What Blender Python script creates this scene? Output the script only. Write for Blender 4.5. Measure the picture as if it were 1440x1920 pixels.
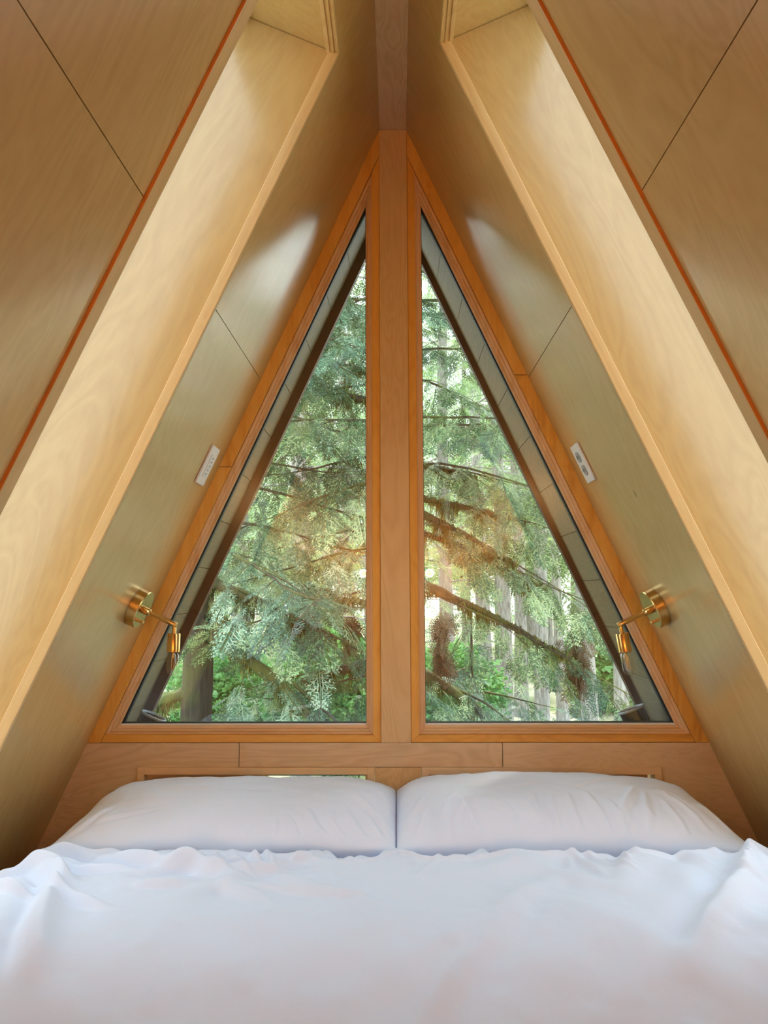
import bpy, bmesh, math, random
import numpy as np
from mathutils import Vector, Matrix

# ------------------------------------------------------------------ scene, camera, light
for o in list(bpy.data.objects):
    bpy.data.objects.remove(o)
S = bpy.context.scene
COL = S.collection
S.view_settings.view_transform = 'Standard'
S.view_settings.look = 'None'
S.view_settings.gamma = 1.0
S.view_settings.use_curve_mapping = False
S.view_settings.exposure = 0.2
S.cycles.max_bounces = 14
S.cycles.diffuse_bounces = 8
S.cycles.glossy_bounces = 4
S.cycles.transmission_bounces = 8
S.cycles.transparent_max_bounces = 24
S.cycles.sample_clamp_indirect = 12.0
S.cycles.caustics_reflective = False
S.cycles.caustics_refractive = False

yaw, pitch, roll = math.radians(0.955), math.radians(5.968), math.radians(-0.23)
fwd = Vector((-math.sin(yaw)*math.cos(pitch), math.cos(yaw)*math.cos(pitch), math.sin(pitch)))
rgt = Vector((math.cos(yaw), math.sin(yaw), 0))
upv = rgt.cross(fwd)
r2 = math.cos(roll)*rgt + math.sin(roll)*upv
u2 = -math.sin(roll)*rgt + math.cos(roll)*upv
CAM = Vector((0.006, 0, 1.12))
cd = bpy.data.cameras.new('camera')
cd.sensor_fit = 'VERTICAL'
cd.sensor_height = 36.0
cd.lens = 36.0*1455/1920
cd.clip_start = 0.02
cd.clip_end = 400
co = bpy.data.objects.new('camera', cd)
COL.objects.link(co)
co.matrix_world = Matrix(((r2.x, u2.x, -fwd.x, CAM.x), (r2.y, u2.y, -fwd.y, CAM.y), (r2.z, u2.z, -fwd.z, CAM.z), (0, 0, 0, 1)))
S.camera = co

SKY = 3.9
SUN = 6.5
world = bpy.data.worlds.new('sky')
S.world = world
world.use_nodes = True
wn = world.node_tree
bg = wn.nodes['Background']
wtc = wn.nodes.new('ShaderNodeTexCoord')
wsep = wn.nodes.new('ShaderNodeSeparateXYZ')
wramp = wn.nodes.new('ShaderNodeValToRGB')
wramp.color_ramp.elements[0].position = 0.0
wramp.color_ramp.elements[0].color = (0.85, 0.90, 0.88, 1)
wramp.color_ramp.elements[1].position = 0.60
wramp.color_ramp.elements[1].color = (0.78, 0.94, 1.10, 1)
wn.links.new(wtc.outputs['Generated'], wsep.inputs[0])
wn.links.new(wsep.outputs['Z'], wramp.inputs[0])
wn.links.new(wramp.outputs[0], bg.inputs['Color'])
bg.inputs['Strength'].default_value = SKY

sd = bpy.data.lights.new('sun', 'SUN')
sd.energy = SUN
sd.angle = math.radians(1.5)
sd.color = (1.0, 0.97, 0.88)
so = bpy.data.objects.new('sun', sd)
COL.objects.link(so)
so.rotation_euler = Vector((0.02, -0.47, -0.883)).to_track_quat('-Z', 'Y').to_euler()

# ------------------------------------------------------------------ helpers
WORLD = {}

def tag(o, label=None, cat=None, group=None, kind=None):
    if label: o['label'] = label
    if cat: o['category'] = cat
    if group: o['group'] = group
    if kind: o['kind'] = kind
    return o

def empty(name, loc=(0, 0, 0)):
    o = bpy.data.objects.new(name, None)
    COL.objects.link(o)
    o.empty_display_size = 0.05
    o.location = loc
    WORLD[o.name] = Matrix.Translation(Vector(loc))
    return o

def place(o, M, parent=None):
    COL.objects.link(o)
    WORLD[o.name] = M.copy()
    if parent is not None:
        o.parent = parent
        o.matrix_parent_inverse = Matrix.Identity(4)
        o.matrix_basis = WORLD[parent.name].inverted() @ M
    else:
        o.matrix_basis = M
    return o

def link(name, me, mat, parent=None, M=None, smooth=False):
    o = bpy.data.objects.new(name, me)
    if mat is not None:
        for m in (mat if isinstance(mat, (list, tuple)) else [mat]):
            me.materials.append(m)
    if smooth:
        me.polygons.foreach_set('use_smooth', [True]*len(me.polygons))
    return place(o, M or Matrix.Identity(4), parent)

def bm_obj(name, bm, mat, parent=None, M=None, smooth=False, bevel=0.0, auto=False):
    bmesh.ops.recalc_face_normals(bm, faces=bm.faces)
    me = bpy.data.meshes.new(name)
    bm.to_mesh(me)
    bm.free()
    o = link(name, me, mat, parent, M, smooth)
    if bevel:
        b = o.modifiers.new('bevel', 'BEVEL')
        b.width = bevel
        b.segments = 2
        b.limit_method = 'ANGLE'
    if auto:
        me.set_sharp_from_angle(angle=math.radians(35))
    return o

def np_obj(name, V, F, mat, parent=None, M=None, smooth=False):
    """V (n,3), F (m,4) or (m,3) uniform polygons"""
    V = np.asarray(V, dtype=np.float32)
    F = np.asarray(F, dtype=np.int32)
    me = bpy.data.meshes.new(name)
    k = F.shape[1]
    me.vertices.add(len(V)); me.vertices.foreach_set('co', V.ravel())
    me.loops.add(F.size); me.loops.foreach_set('vertex_index', F.ravel())
    me.polygons.add(len(F))
    me.polygons.foreach_set('loop_start', np.arange(0, F.size, k, dtype=np.int32))
    me.polygons.foreach_set('loop_total', np.full(len(F), k, dtype=np.int32))
    me.update(calc_edges=True)
    me.validate()
    return link(name, me, mat, parent, M, smooth)

def prism(bm, poly, a, b, axis='y'):
    """polygon of (p,q) extruded from a to b; axis y: (p,q)->(x,z); axis z: (p,q)->(x,y)"""
    def P(p, q, t):
        return (p, t, q) if axis == 'y' else (p, q, t)
    lo = [bm.verts.new(P(p, q, a)) for p, q in poly]
    hi = [bm.verts.new(P(p, q, b)) for p, q in poly]
    bm.faces.new(lo)
    bm.faces.new(hi[::-1])
    n = len(poly)
    for i in range(n):
        bm.faces.new((lo[i], hi[i], hi[(i+1) % n], lo[(i+1) % n]))

def box(bm, x0, x1, y0, y1, z0, z1):
    prism(bm, [(x0, y0), (x1, y0), (x1, y1), (x0, y1)], z0, z1, 'z')

def frame_from(z, x=None):
    z = Vector(z).normalized()
    if x is None:
        x = Vector((1, 0, 0)) if abs(z.x) < 0.9 else Vector((0, 1, 0))
    x = Vector(x)
    x = (x - z*x.dot(z)).normalized()
    y = z.cross(x)
    return x, y, z

def lathe(bm, prof, c=(0, 0, 0), ax=(0, 0, 1), n=28, cap0=True, cap1=True):
    x, y, z = frame_from(ax)
    c = Vector(c)
    rings = []
    for r, h in prof:
        rings.append([bm.verts.new(c + z*h + (x*math.cos(2*math.pi*i/n) + y*math.sin(2*math.pi*i/n))*r) for i in range(n)])
    for a, b in zip(rings, rings[1:]):
        for i in range(n):
            bm.faces.new((a[i], a[(i+1) % n], b[(i+1) % n], b[i]))
    if cap0: bm.faces.new(rings[0][::-1])
    if cap1: bm.faces.new(rings[-1])

def tube_arrays(pts, rad, n=8):
    pts = np.asarray(pts, float)
    m = len(pts)
    T = np.gradient(pts, axis=0)
    T /= np.linalg.norm(T, axis=1)[:, None] + 1e-9
    ref = np.array([0, 0, 1.0]) if abs(T[:, 2]).mean() < 0.8 else np.array([1.0, 0, 0])
    A = np.cross(T, ref); A /= np.linalg.norm(A, axis=1)[:, None] + 1e-9
    B = np.cross(T, A)
    ang = np.linspace(0, 2*np.pi, n, endpoint=False)
    rad = np.broadcast_to(np.asarray(rad, float), (m,))
    V = pts[:, None, :] + rad[:, None, None]*(np.cos(ang)[None, :, None]*A[:, None, :] + np.sin(ang)[None, :, None]*B[:, None, :])
    V = V.reshape(-1, 3)
    i = np.arange(m-1)[:, None]*n
    j = np.arange(n)[None, :]
    F = np.stack([i+j, i+(j+1) % n, i+n+(j+1) % n, i+n+j], -1).reshape(-1, 4)
    return V, F

class Acc:
    def __init__(self): self.V = []; self.F = []; self.n = 0
    def add(self, V, F):
        self.V.append(np.asarray(V)); self.F.append(np.asarray(F) + self.n); self.n += len(V)
    def get(self): return np.concatenate(self.V), np.concatenate(self.F)

# numpy value noise
class VN:
    def __init__(self, seed):
        self.t = np.random.RandomState(seed).rand(256, 256)
    def __call__(self, x, y):
        xi = np.floor(x).astype(int); yi = np.floor(y).astype(int)
        fx = x-xi; fy = y-yi
        fx = fx*fx*fx*(fx*(fx*6-15)+10); fy = fy*fy*fy*(fy*(fy*6-15)+10)
        g = lambda a, b: self.t[a % 256, b % 256]
        return ((g(xi, yi)*(1-fx) + g(xi+1, yi)*fx)*(1-fy) + (g(xi, yi+1)*(1-fx) + g(xi+1, yi+1)*fx)*fy)*2-1

# ------------------------------------------------------------------ materials
def new_mat(name):
    m = bpy.data.materials.new(name)
    m.use_nodes = True
    nt = m.node_tree
    return m, nt, nt.nodes['Principled BSDF']

def simple(name, col, rough=0.5, metal=0.0, **kw):
    m, nt, b = new_mat(name)
    b.inputs['Base Color'].default_value = (*col, 1)
    b.inputs['Roughness'].default_value = rough
    b.inputs['Metallic'].default_value = metal
    for k, v in kw.items():
        b.inputs[k].default_value = v
    return m

def ramp(nt, stops):
    r = nt.nodes.new('ShaderNodeValToRGB')
    e = r.color_ramp.elements
    while len(e) < len(stops): e.new(0.5)
    for k, (p, c) in zip(e, stops):
        k.position = p
        k.color = (*c, 1)
    return r

def wood(name, dark, mid, light, grain_axis=1, fine=1.0, wave=0.5, rough=0.35, swirl=2.0, knots=False, stripe=0.0, coat=0.0):
    """grain runs along the object's local axis grain_axis"""
    m, nt, b = new_mat(name)
    N = nt.nodes.new; L = nt.links.new
    tc = N('ShaderNodeTexCoord')
    oi = N('ShaderNodeObjectInfo')
    off = N('ShaderNodeVectorMath'); off.operation = 'MULTIPLY_ADD'
    sc = [1.0, 1.0, 1.0]; sc[grain_axis] = 0.22
    L(tc.outputs['Object'], off.inputs[0])
    off.inputs[1].default_value = sc
    mulr = N('ShaderNodeMath'); mulr.operation = 'MULTIPLY'; mulr.inputs[1].default_value = 17.0
    L(oi.outputs['Random'], mulr.inputs[0])
    comb = N('ShaderNodeCombineXYZ')
    for i in range(3): L(mulr.outputs[0], comb.inputs[i])
    L(comb.outputs[0], off.inputs[2])
    # large rotary figure
    n1 = N('ShaderNodeTexNoise'); n1.inputs['Scale'].default_value = 5.0*fine; n1.inputs['Detail'].default_value = 3.0
    n1.inputs['Distortion'].default_value = swirl
    L(off.outputs[0], n1.inputs['Vector'])
    # rings from noise -> cathedral figure
    ml = N('ShaderNodeMath'); ml.operation = 'MULTIPLY'; ml.inputs[1].default_value = 15.0
    L(n1.outputs['Fac'], ml.inputs[0])
    fr = N('ShaderNodeMath'); fr.operation = 'PINGPONG'; fr.inputs[1].default_value = 0.5
    L(ml.outputs[0], fr.inputs[0])
    # fine pores
    n2 = N('ShaderNodeTexNoise'); n2.inputs['Scale'].default_value = 90.0*fine; n2.inputs['Detail'].default_value = 2.0
    L(off.outputs[0], n2.inputs['Vector'])
    n3 = N('ShaderNodeTexNoise'); n3.inputs['Scale'].default_value = 1.6; n3.inputs['Detail'].default_value = 2.0
    L(off.outputs[0], n3.inputs['Vector'])
    a1 = N('ShaderNodeMath'); a1.operation = 'MULTIPLY'; a1.inputs[1].default_value = wave
    L(fr.outputs[0], a1.inputs[0])
    a2 = N('ShaderNodeMath'); a2.operation = 'MULTIPLY_ADD'; a2.inputs[1].default_value = 0.22
    L(n2.outputs['Fac'], a2.inputs[0]); L(a1.outputs[0], a2.inputs[2])
    a3 = N('ShaderNodeMath'); a3.operation = 'MULTIPLY_ADD'; a3.inputs[1].default_value = 0.5
    L(n3.outputs['Fac'], a3.inputs[0]); L(a2.outputs[0], a3.inputs[2])
    last = a3
    if stripe:
        w = N('ShaderNodeTexNoise'); w.inputs['Scale'].default_value = 45.0; w.inputs['Detail'].default_value = 1.0
        s2 = [1.0, 1.0, 1.0]; s2[grain_axis] = 0.012
        mp = N('ShaderNodeVectorMath'); mp.operation = 'MULTIPLY'; mp.inputs[1].default_value = s2
        L(tc.outputs['Object'], mp.inputs[0]); L(mp.outputs[0], w.inputs['Vector'])
        a4 = N('ShaderNodeMath'); a4.operation = 'MULTIPLY_ADD'; a4.inputs[1].default_value = stripe
        L(w.outputs['Fac'], a4.inputs[0]); L(last.outputs[0], a4.inputs[2]); last = a4
    lo = 0.22 + 0.25*stripe
    r = ramp(nt, [(lo, dark), (lo+0.3, mid), (lo+0.62, light)])
    L(last.outputs[0], r.inputs[0])
    out = r.outputs[0]
    if knots:
        v = N('ShaderNodeTexVoronoi'); v.inputs['Scale'].default_value = 3.1; v.feature = 'F1'
        ks = [1.6, 1.6, 1.6]; ks[grain_axis] = 0.75
        kv = N('ShaderNodeVectorMath'); kv.operation = 'MULTIPLY_ADD'; kv.inputs[1].default_value = ks
        L(tc.outputs['Object'], kv.inputs[0]); L(comb.outputs[0], kv.inputs[2])
        nd = N('ShaderNodeTexNoise'); nd.inputs['Scale'].default_value = 14.0
        L(kv.outputs[0], nd.inputs['Vector'])
        kd = N('ShaderNodeVectorMath'); kd.operation = 'MULTIPLY_ADD'; kd.inputs[1].default_value = (0.05, 0.05, 0.05)
        L(nd.outputs['Color'], kd.inputs[0]); L(kv.outputs[0], kd.inputs[2])
        L(kd.outputs[0], v.inputs['Vector'])
        sep = N('ShaderNodeSeparateColor'); L(v.outputs['Color'], sep.inputs[0])
        gt = N('ShaderNodeMath'); gt.operation = 'GREATER_THAN'; gt.inputs[1].default_value = 0.80
        L(sep.outputs[0], gt.inputs[0])
        mr = N('ShaderNodeMapRange'); mr.inputs[1].default_value = 0.012; mr.inputs[2].default_value = 0.045
        mr.inputs[3].default_value = 0.8; mr.inputs[4].default_value = 0.0
        L(v.outputs['Distance'], mr.inputs[0])
        km = N('ShaderNodeMath'); km.operation = 'MULTIPLY'; L(gt.outputs[0], km.inputs[0]); L(mr.outputs[0], km.inputs[1])
        mx = N('ShaderNodeMix'); mx.data_type = 'RGBA'
        mx.inputs['B'].default_value = (dark[0]*0.35, dark[1]*0.3, dark[2]*0.25, 1)
        L(km.outputs[0], mx.inputs['Factor']); L(out, mx.inputs['A']); out = mx.outputs['Result']
    L(out, b.inputs['Base Color'])
    b.inputs['Roughness'].default_value = rough
    b.inputs['Coat Weight'].default_value = coat; b.inputs['Coat Roughness'].default_value = 0.14
    bp = N('ShaderNodeBump'); bp.inputs['Strength'].default_value = 0.06; bp.inputs['Distance'].default_value = 0.002
    L(a2.outputs[0], bp.inputs['Height']); L(bp.outputs[0], b.inputs['Normal'])
    return m

PLY = wood('birch_plywood', (0.46, 0.275, 0.100), (0.54, 0.345, 0.135), (0.59, 0.395, 0.17), 1, 1.0, 0.28, 0.25, 1.2, True, 0.0, 0.45)
PLYX = wood('birch_plywood_cross', (0.58, 0.39, 0.21), (0.69, 0.50, 0.30), (0.74, 0.56, 0.36), 0, 1.0, 0.5, 0.38, 2.2, True)
PLYZ = wood('birch_plywood_upright', (0.58, 0.36, 0.16), (0.68, 0.45, 0.21), (0.73, 0.51, 0.26), 2, 1.0, 0.5, 0.36, 2.2, True)
FIRZ = wood('fir_upright', (0.54, 0.21, 0.028), (0.74, 0.36, 0.060), (0.82, 0.46, 0.10), 2, 1.3, 0.25, 0.38, 0.6, False, 0.6)
FIRX = wood('fir_level', (0.54, 0.21, 0.028), (0.74, 0.36, 0.060), (0.82, 0.46, 0.10), 0, 1.3, 0.25, 0.38, 0.6, False, 0.6)
PINEZ = wood('pine_sash_upright', (0.54, 0.29, 0.11), (0.72, 0.46, 0.23), (0.80, 0.58, 0.36), 2, 1.3, 0.2, 0.38, 0.5, False, 0.7)
PINEX = wood('pine_sash_level', (0.54, 0.29, 0.11), (0.72, 0.46, 0.23), (0.80, 0.58, 0.36), 0, 1.3, 0.2, 0.38, 0.5, False, 0.7)
PINEY = wood('pine_strip', (0.48, 0.28, 0.11), (0.58, 0.37, 0.155), (0.65, 0.45, 0.21), 1, 1.3, 0.2, 0.36, 0.5, False, 0.6)
EDGE_GLOW = wood('fir_edge_glow', (0.42, 0.13, 0.02), (0.60, 0.22, 0.035), (0.68, 0.30, 0.06), 1, 1.3, 0.25, 0.35, 0.6, False, 0.6)  # orange colour stands in for light along the skylight's near edge
SOFF = wood('soffit_cedar', (0.10, 0.078, 0.034), (0.145, 0.112, 0.050), (0.18, 0.14, 0.068), 0, 1.0, 0.4, 0.6, 1.5, True)
BARGE = simple('stained_barge_board', (0.055, 0.018, 0.010), 0.6)
ROOFM = simple('roof_metal', (0.06, 0.06, 0.065), 0.5, 0.3)
DARK = simple('dark_gap', (0.03, 0.015, 0.008), 0.8)
GASKET = simple('black_gasket', (0.012, 0.013, 0.014), 0.5)
BEAD_GLINT = simple('glazing_bead_glint', (0.82, 0.83, 0.83), 0.3, 0.0)  # sky reflection on the sill bead painted as a pale colour
BRASS = simple('brushed_brass', (0.66, 0.43, 0.16), 0.22, 1.0)
BLACKM = simple('black_powder_coat', (0.010, 0.010, 0.011), 0.45)
LENS = simple('pale_lens_rim', (0.45, 0.50, 0.55), 0.25)
WHITEP = simple('white_plastic', (0.72, 0.70, 0.68), 0.35)
GREYP = simple('grey_plastic', (0.33, 0.34, 0.34), 0.35)

def linen(name, col):
    m, nt, b = new_mat(name)
    N = nt.nodes.new; L = nt.links.new
    b.inputs['Base Color'].default_value = (*col, 1)
    b.inputs['Roughness'].default_value = 0.85
    b.inputs['Sheen Weight'].default_value = 0.15
    tc = N('ShaderNodeTexCoord')
    n = N('ShaderNodeTexNoise'); n.inputs['Scale'].default_value = 55; n.inputs['Detail'].default_value = 5
    L(tc.outputs['Object'], n.inputs['Vector'])
    bp = N('ShaderNodeBump'); bp.inputs['Strength'].default_value = 0.12; bp.inputs['Distance'].default_value = 0.004
    L(n.outputs['Fac'], bp.inputs['Height']); L(bp.outputs[0], b.inputs['Normal'])
    return m
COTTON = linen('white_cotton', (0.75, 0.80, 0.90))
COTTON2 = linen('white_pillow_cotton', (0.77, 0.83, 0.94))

def glass_mat(name, tint=(0.97, 0.99, 0.98), f0=0.085):
    m = bpy.data.materials.new(name); m.use_nodes = True
    nt = m.node_tree
    nt.nodes.clear()
    N = nt.nodes.new; L = nt.links.new
    out = N('ShaderNodeOutputMaterial')
    tr = N('ShaderNodeBsdfTransparent'); tr.inputs[0].default_value = (*tint, 1)
    gl = N('ShaderNodeBsdfGlossy'); gl.inputs['Roughness'].default_value = 0.01
    fr = N('ShaderNodeFresnel'); fr.inputs['IOR'].default_value = 1.5
    ad = N('ShaderNodeMath'); ad.operation = 'ADD'; ad.inputs[1].default_value = f0 - 0.01
    L(fr.outputs[0], ad.inputs[0])
    mx = N('ShaderNodeMixShader')
    ge = N('ShaderNodeNewGeometry'); fb = N('ShaderNodeMath'); fb.operation = 'SUBTRACT'; fb.inputs[0].default_value = 1.0
    L(ge.outputs['Backfacing'], fb.inputs[1])
    mu = N('ShaderNodeMath'); mu.operation = 'MULTIPLY'; L(ad.outputs[0], mu.inputs[0]); L(fb.outputs[0], mu.inputs[1])
    L(mu.outputs[0], mx.inputs[0]); L(tr.outputs[0], mx.inputs[1]); L(gl.outputs[0], mx.inputs[2])
    L(mx.outputs[0], out.inputs[0])
    return m
GLASS = glass_mat('window_glass')
BULBG = glass_mat('bulb_glass', (0.98, 0.96, 0.92), 0.14)
FILAM = simple('bulb_filament', (0.85, 0.60, 0.28), 0.3, 0.6)

# ------------------------------------------------------------------ A-frame geometry
K = 0.456
D = 2.30
NX, NZ = 1/math.hypot(1, K), K/math.hypot(1, K)      # outward normal of the slopes
def X(z): return 0.046 + K*(2.556 - z)
ZR = 2.565                                            # underside of ridge beam
Z0 = 0.0
SLT = 0.0
def slope_frame(side, n=0.0):
    """local: x = along room depth, y = up the slope, z = outward; origin at floor level"""
    base = Vector((side*(X(0.0)), 0, 0)) + Vector((side*NX, 0, NZ))*n
    ex = Vector((0, 1, 0)); ey = Vector((-side*NZ, 0, NX)); ez = Vector((side*NX, 0, NZ))
    return Matrix(((ex.x, ey.x, ez.x, base.x), (ex.y, ey.y, ez.y, base.y), (ex.z, ey.z, ez.z, base.z), (0, 0, 0, 1)))
def sv(z): return z/NX                                # height -> distance up the slope

def slab(name, side, y0, y1, z0, z1, n0, n1, mat, parent, bevel=0.0):
    bm = bmesh.new()
    box(bm, y0, y1, sv(z0), sv(z1), n0, n1)
    return bm_obj(name, bm, mat, parent, slope_frame(side), bevel=bevel)

YB = -2.6          # rear of the room
SKY0, SKY1 = 1.235, 1.700      # skylight shaft in depth
SKZ0 = 0.62
SKZ1 = {-1: 2.380, 1: 2.402}
SEAM = 1.767
RT = 0.25
G = 0.0009
for side, nm in ((-1, 'left'), (1, 'right')):
    w = empty('wall_'+nm)
    tag(w, 'sloping birch plywood wall on the %s side of the A-frame' % nm, 'wall', kind='structure')
    zt = SKZ1[side]
    T = 0.012
    ZT = 2.5655
    # plywood sheets: near bay, far bay, above and below the skylight
    seams_y = [YB, -0.9, 1.205]
    for a, b_ in zip(seams_y, seams_y[1:]):
        slab('plywood_sheet', side, a+G, b_-G, 0, SEAM-G, 0, T, PLY, w)
        slab('plywood_sheet', side, a+G, b_-G, SEAM+G, ZT, 0, T, PLY, w)
    slab('plywood_sheet', side, SKY1+0.001, D+0.02, 0, SEAM-G, 0, T, PLY, w)
    slab('plywood_sheet', side, SKY1+0.001, D+0.02, SEAM+G, ZT, 0, T, PLY, w)
    slab('plywood_sheet', side, 1.205, SKY1, 0, SKZ0, 0, T, PLY, w)
    slab('plywood_sheet', side, 1.205, SKY1, zt+0.012, ZT, 0, T, PLY, w)
    # roof build-up behind the plywood (backing shows dark in the seams)
    for a, b_, z0, z1 in ((YB, 1.236, -0.2, 2.72), (SKY1+0.012, D+0.02, -0.2, 2.72), (1.236, SKY1+0.012, -0.2, SKZ0-0.012), (1.236, SKY1+0.012, zt+0.024, 2.72)):
        slab('roof_core', side, a, b_, z0, z1, T+0.001, RT, DARK, w)
    # ---------------- skylight
    sk = empty('window_%d' % (5 if side < 0 else 6))
    tag(sk, 'tall narrow skylight shaft in the %s slope lined with pale plywood' % nm, 'skylight', kind='structure')
    FY = slope_frame(side)
    def skbox(name, y0, y1, s0, s1, n0, n1, mat, bevel=0.0):
        bm = bmesh.new(); box(bm, y0, y1, s0, s1, n0, n1)
        return bm_obj(name, bm, mat, sk, FY, bevel=bevel)
    s0, s1 = sv(SKZ0), sv(zt)
    skbox('reveal_panel', SKY1, SKY1+0.012, s0, s1, 0.0, RT, PLY)
    skbox('reveal_panel', SKY0-0.012+0.012, SKY0+0.012, s0, s1, 0.0, RT, PLY)
    skbox('head_panel', SKY0, SKY1+0.012, s1+0.0015, s1+0.0125, -0.002, RT, PLY)
    skbox('sill_panel', SKY0, SKY1+0.012, s0-0.012, s0, 0.0, RT, PLY)
    # edge strips (solid lumber lipping of the opening)
    skbox('edge_strip', SKY1-0.010, SKY1+0.001, s0, s1-0.002, -0.004, 0.020, PINEY, 0.0015)
    skbox('edge_strip', 1.2055, SKY0+0.006, s0, sv(2.56), -0.006, 0.014, PINEY, 0.0015)
    skbox('edge_glow_bead', 1.2038, 1.2060, s0, sv(2.56), -0.0062, 0.004, EDGE_GLOW, 0.0005)  # added sliver, the lit edge's warm glow put into its colour
    for q in range(3):
        skbox('head_moulding', SKY0, SKY1-0.004, s1-0.004-0.003*q, s1+0.001, -0.004+0.010*q, 0.006+0.010*q, PINEY, 0.001)
    # outer glazing
    fr = bmesh.new()
    for a in ((SKY0-0.03, SKY0+0.02, s0-0.03, s1+0.03), (SKY1-0.01, SKY1+0.04, s0-0.03, s1+0.03), (SKY0+0.02, SKY1-0.01, s1-0.02, s1+0.03), (SKY0+0.02, SKY1-0.01, s0-0.03, s0+0.02)):
        box(fr, a[0], a[1], a[2], a[3], RT+0.001, RT+0.04)
    bm_obj('skylight_frame', fr, ROOFM, sk, FY)
    skbox('pane', SKY0+0.021, SKY1-0.011, s0+0.021, s1-0.021, RT+0.018, RT+0.022, GLASS)

# ridge beam
bm = bmesh.new()
box(bm, -0.0415, 0.0415, YB, D-0.0005, ZR, ZR+0.05)
rb = bm_obj('ridge_beam', bm, wood('ridge_plywood', (0.48, 0.31, 0.16), (0.58, 0.41, 0.23), (0.64, 0.46, 0.28), 1, 1.0, 0.5, 0.4, 2.0, False))
tag(rb, 'plywood-clad ridge beam at the peak between the two slopes', 'beam', kind='structure')
bm = bmesh.new()
box(bm, -0.20, 0.20, YB, D+0.02, 2.72, 2.86)
rc = bm_obj('ridge_cap', bm, ROOFM)
tag(rc, 'roof ridge cap over the beam', 'roof', kind='structure')

# centre post
bm = bmesh.new()
box(bm, -0.043, 0.043, D-0.006, D+0.09, 0.691, ZR-0.001)
po = bm_obj('center_post', bm, PLYZ, bevel=0.001)
tag(po, 'plywood-clad upright post between the two triangular windows', 'post', kind='structure')

# ------------------------------------------------------------------ end wall below the windows
wb = empty('wall_back')
tag(wb, 'plywood end wall behind the pillows below the triangular windows', 'wall', kind='structure')
ZS, ZH = 0.691, 0.622
yb0, yb1 = D-0.004, D+0.010
def wall_piece(name, poly, mat=PLYX, parent=wb, y0=yb0, y1=yb1):
    bm = bmesh.new(); prism(bm, poly, y0, y1)
    return bm_obj(name, bm, mat, parent)
g = 0.001
xa, xb, xc, xd = -0.748, -0.062, 0.072, 0.758
LM, RM = -0.454, 0.306
wall_piece('plywood_panel', [(-X(ZS)-0.01, ZS-g), (LM-g, ZS-g), (LM-g, ZH), (xa-g, ZH), (xa-g, 0.0), (-X(0)-0.01, 0.0)])
wall_piece('plywood_panel', [(X(ZS)+0.01, ZS-g), (RM+g, ZS-g), (RM+g, ZH), (xd+g, ZH), (xd+g, 0.0), (X(0)+0.01, 0.0)])
wall_piece('plywood_panel', [(LM+g, ZS-g), (RM-g, ZS-g), (RM-g, ZH+g), (LM+g, ZH+g)])
wall_piece('plywood_panel', [(xb+g, ZH-g), (xc-g, ZH-g), (xc-g, 0.0), (xb+g, 0.0)], PLYZ)
wall_piece('plywood_panel', [(xa, 0.30), (xb, 0.30), (xb, 0.0), (xa, 0.0)])
wall_piece('plywood_panel', [(xc, 0.30), (xd, 0.30), (xd, 0.0), (xc, 0.0)])
wall_piece('wall_core', [(-X(ZS)-0.1, ZS-0.002), (X(ZS)+0.1, ZS-0.002), (X(ZH)+0.1, ZH+0.002), (-X(ZH)-0.1, ZH+0.002)], DARK, wb, yb1+0.001, D+0.12)
wall_piece('wall_core', [(-X(ZH)-0.1, ZH+0.002), (xa-0.004, ZH+0.002), (xa-0.004, 0), (-X(0)-0.1, 0)], DARK, wb, yb1+0.001, D+0.12)
wall_piece('wall_core', [(X(ZH)+0.1, ZH+0.002), (xd+0.004, ZH+0.002), (xd+0.004, 0), (X(0)+0.1, 0)], DARK, wb, yb1+0.001, D+0.12)

# small windows behind the pillows
def rect_ring(bm, x0, x1, z0, z1, w, y0, y1):
    box(bm, x0, x0+w, y0, y1, z0, z1); box(bm, x1-w, x1, y0, y1, z0, z1)
    box(bm, x0+w, x1-w, y0, y1, z1-w, z1); box(bm, x0+w, x1-w, y0, y1, z0, z0+w)
for k, (x0, x1, side) in enumerate(((xa, xb, -1), (xc, xd, 1))):
    wn_ = empty('window_%d' % (3+k), ((x0+x1)/2, D, 0.30))
    tag(wn_, 'low pine-framed window behind the %s pillow' % ('left' if side < 0 else 'right'), 'window', kind='structure')
    bm = bmesh.new(); rect_ring(bm, x0+g, x1-g, 0.302, ZH, 0.020, D-0.010, D+0.06)
    bm_obj('window_frame', bm, PINEX, wn_, bevel=0.001)
    xm = -0.385 if side < 0 else 0.735
    a, c = x0+0.022, x1-0.022
    bm = bmesh.new(); rect_ring(bm, a, xm if side < 0 else xm-0.012, 0.324, ZH-0.022, 0.012, D+0.012, D+0.04)
    bm_obj('sash', bm, PINEX, wn_, bevel=0.001)
    if side < 0:
        bm = bmesh.new(); rect_ring(bm, xm+0.002, c, 0.324, ZH-0.022, 0.006, D+0.03, D+0.05)
        bm_obj('sash', bm, PINEX, wn_)
        bm = bmesh.new(); box(bm, a+0.012, xm-0.012, D+0.02, D+0.026, 0.336, ZH-0.034)
        bm_obj('wood_panel', bm, PINEX, wn_)
        bm = bmesh.new(); box(bm, xm+0.008, c-0.006, D+0.038, D+0.042, 0.33, ZH-0.028)
    else:
        bm = bmesh.new(); box(bm, a+0.012, xm-0.024, D+0.02, D+0.026, 0.336, ZH-0.034)
        bm_obj('wood_panel', bm, PINEX, wn_)
        bm = bmesh.new(); box(bm, xm-0.010, c-0.001, D+0.038, D+0.042, 0.33, ZH-0.022)
    bm_obj('pane', bm, GLASS, wn_)

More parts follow.
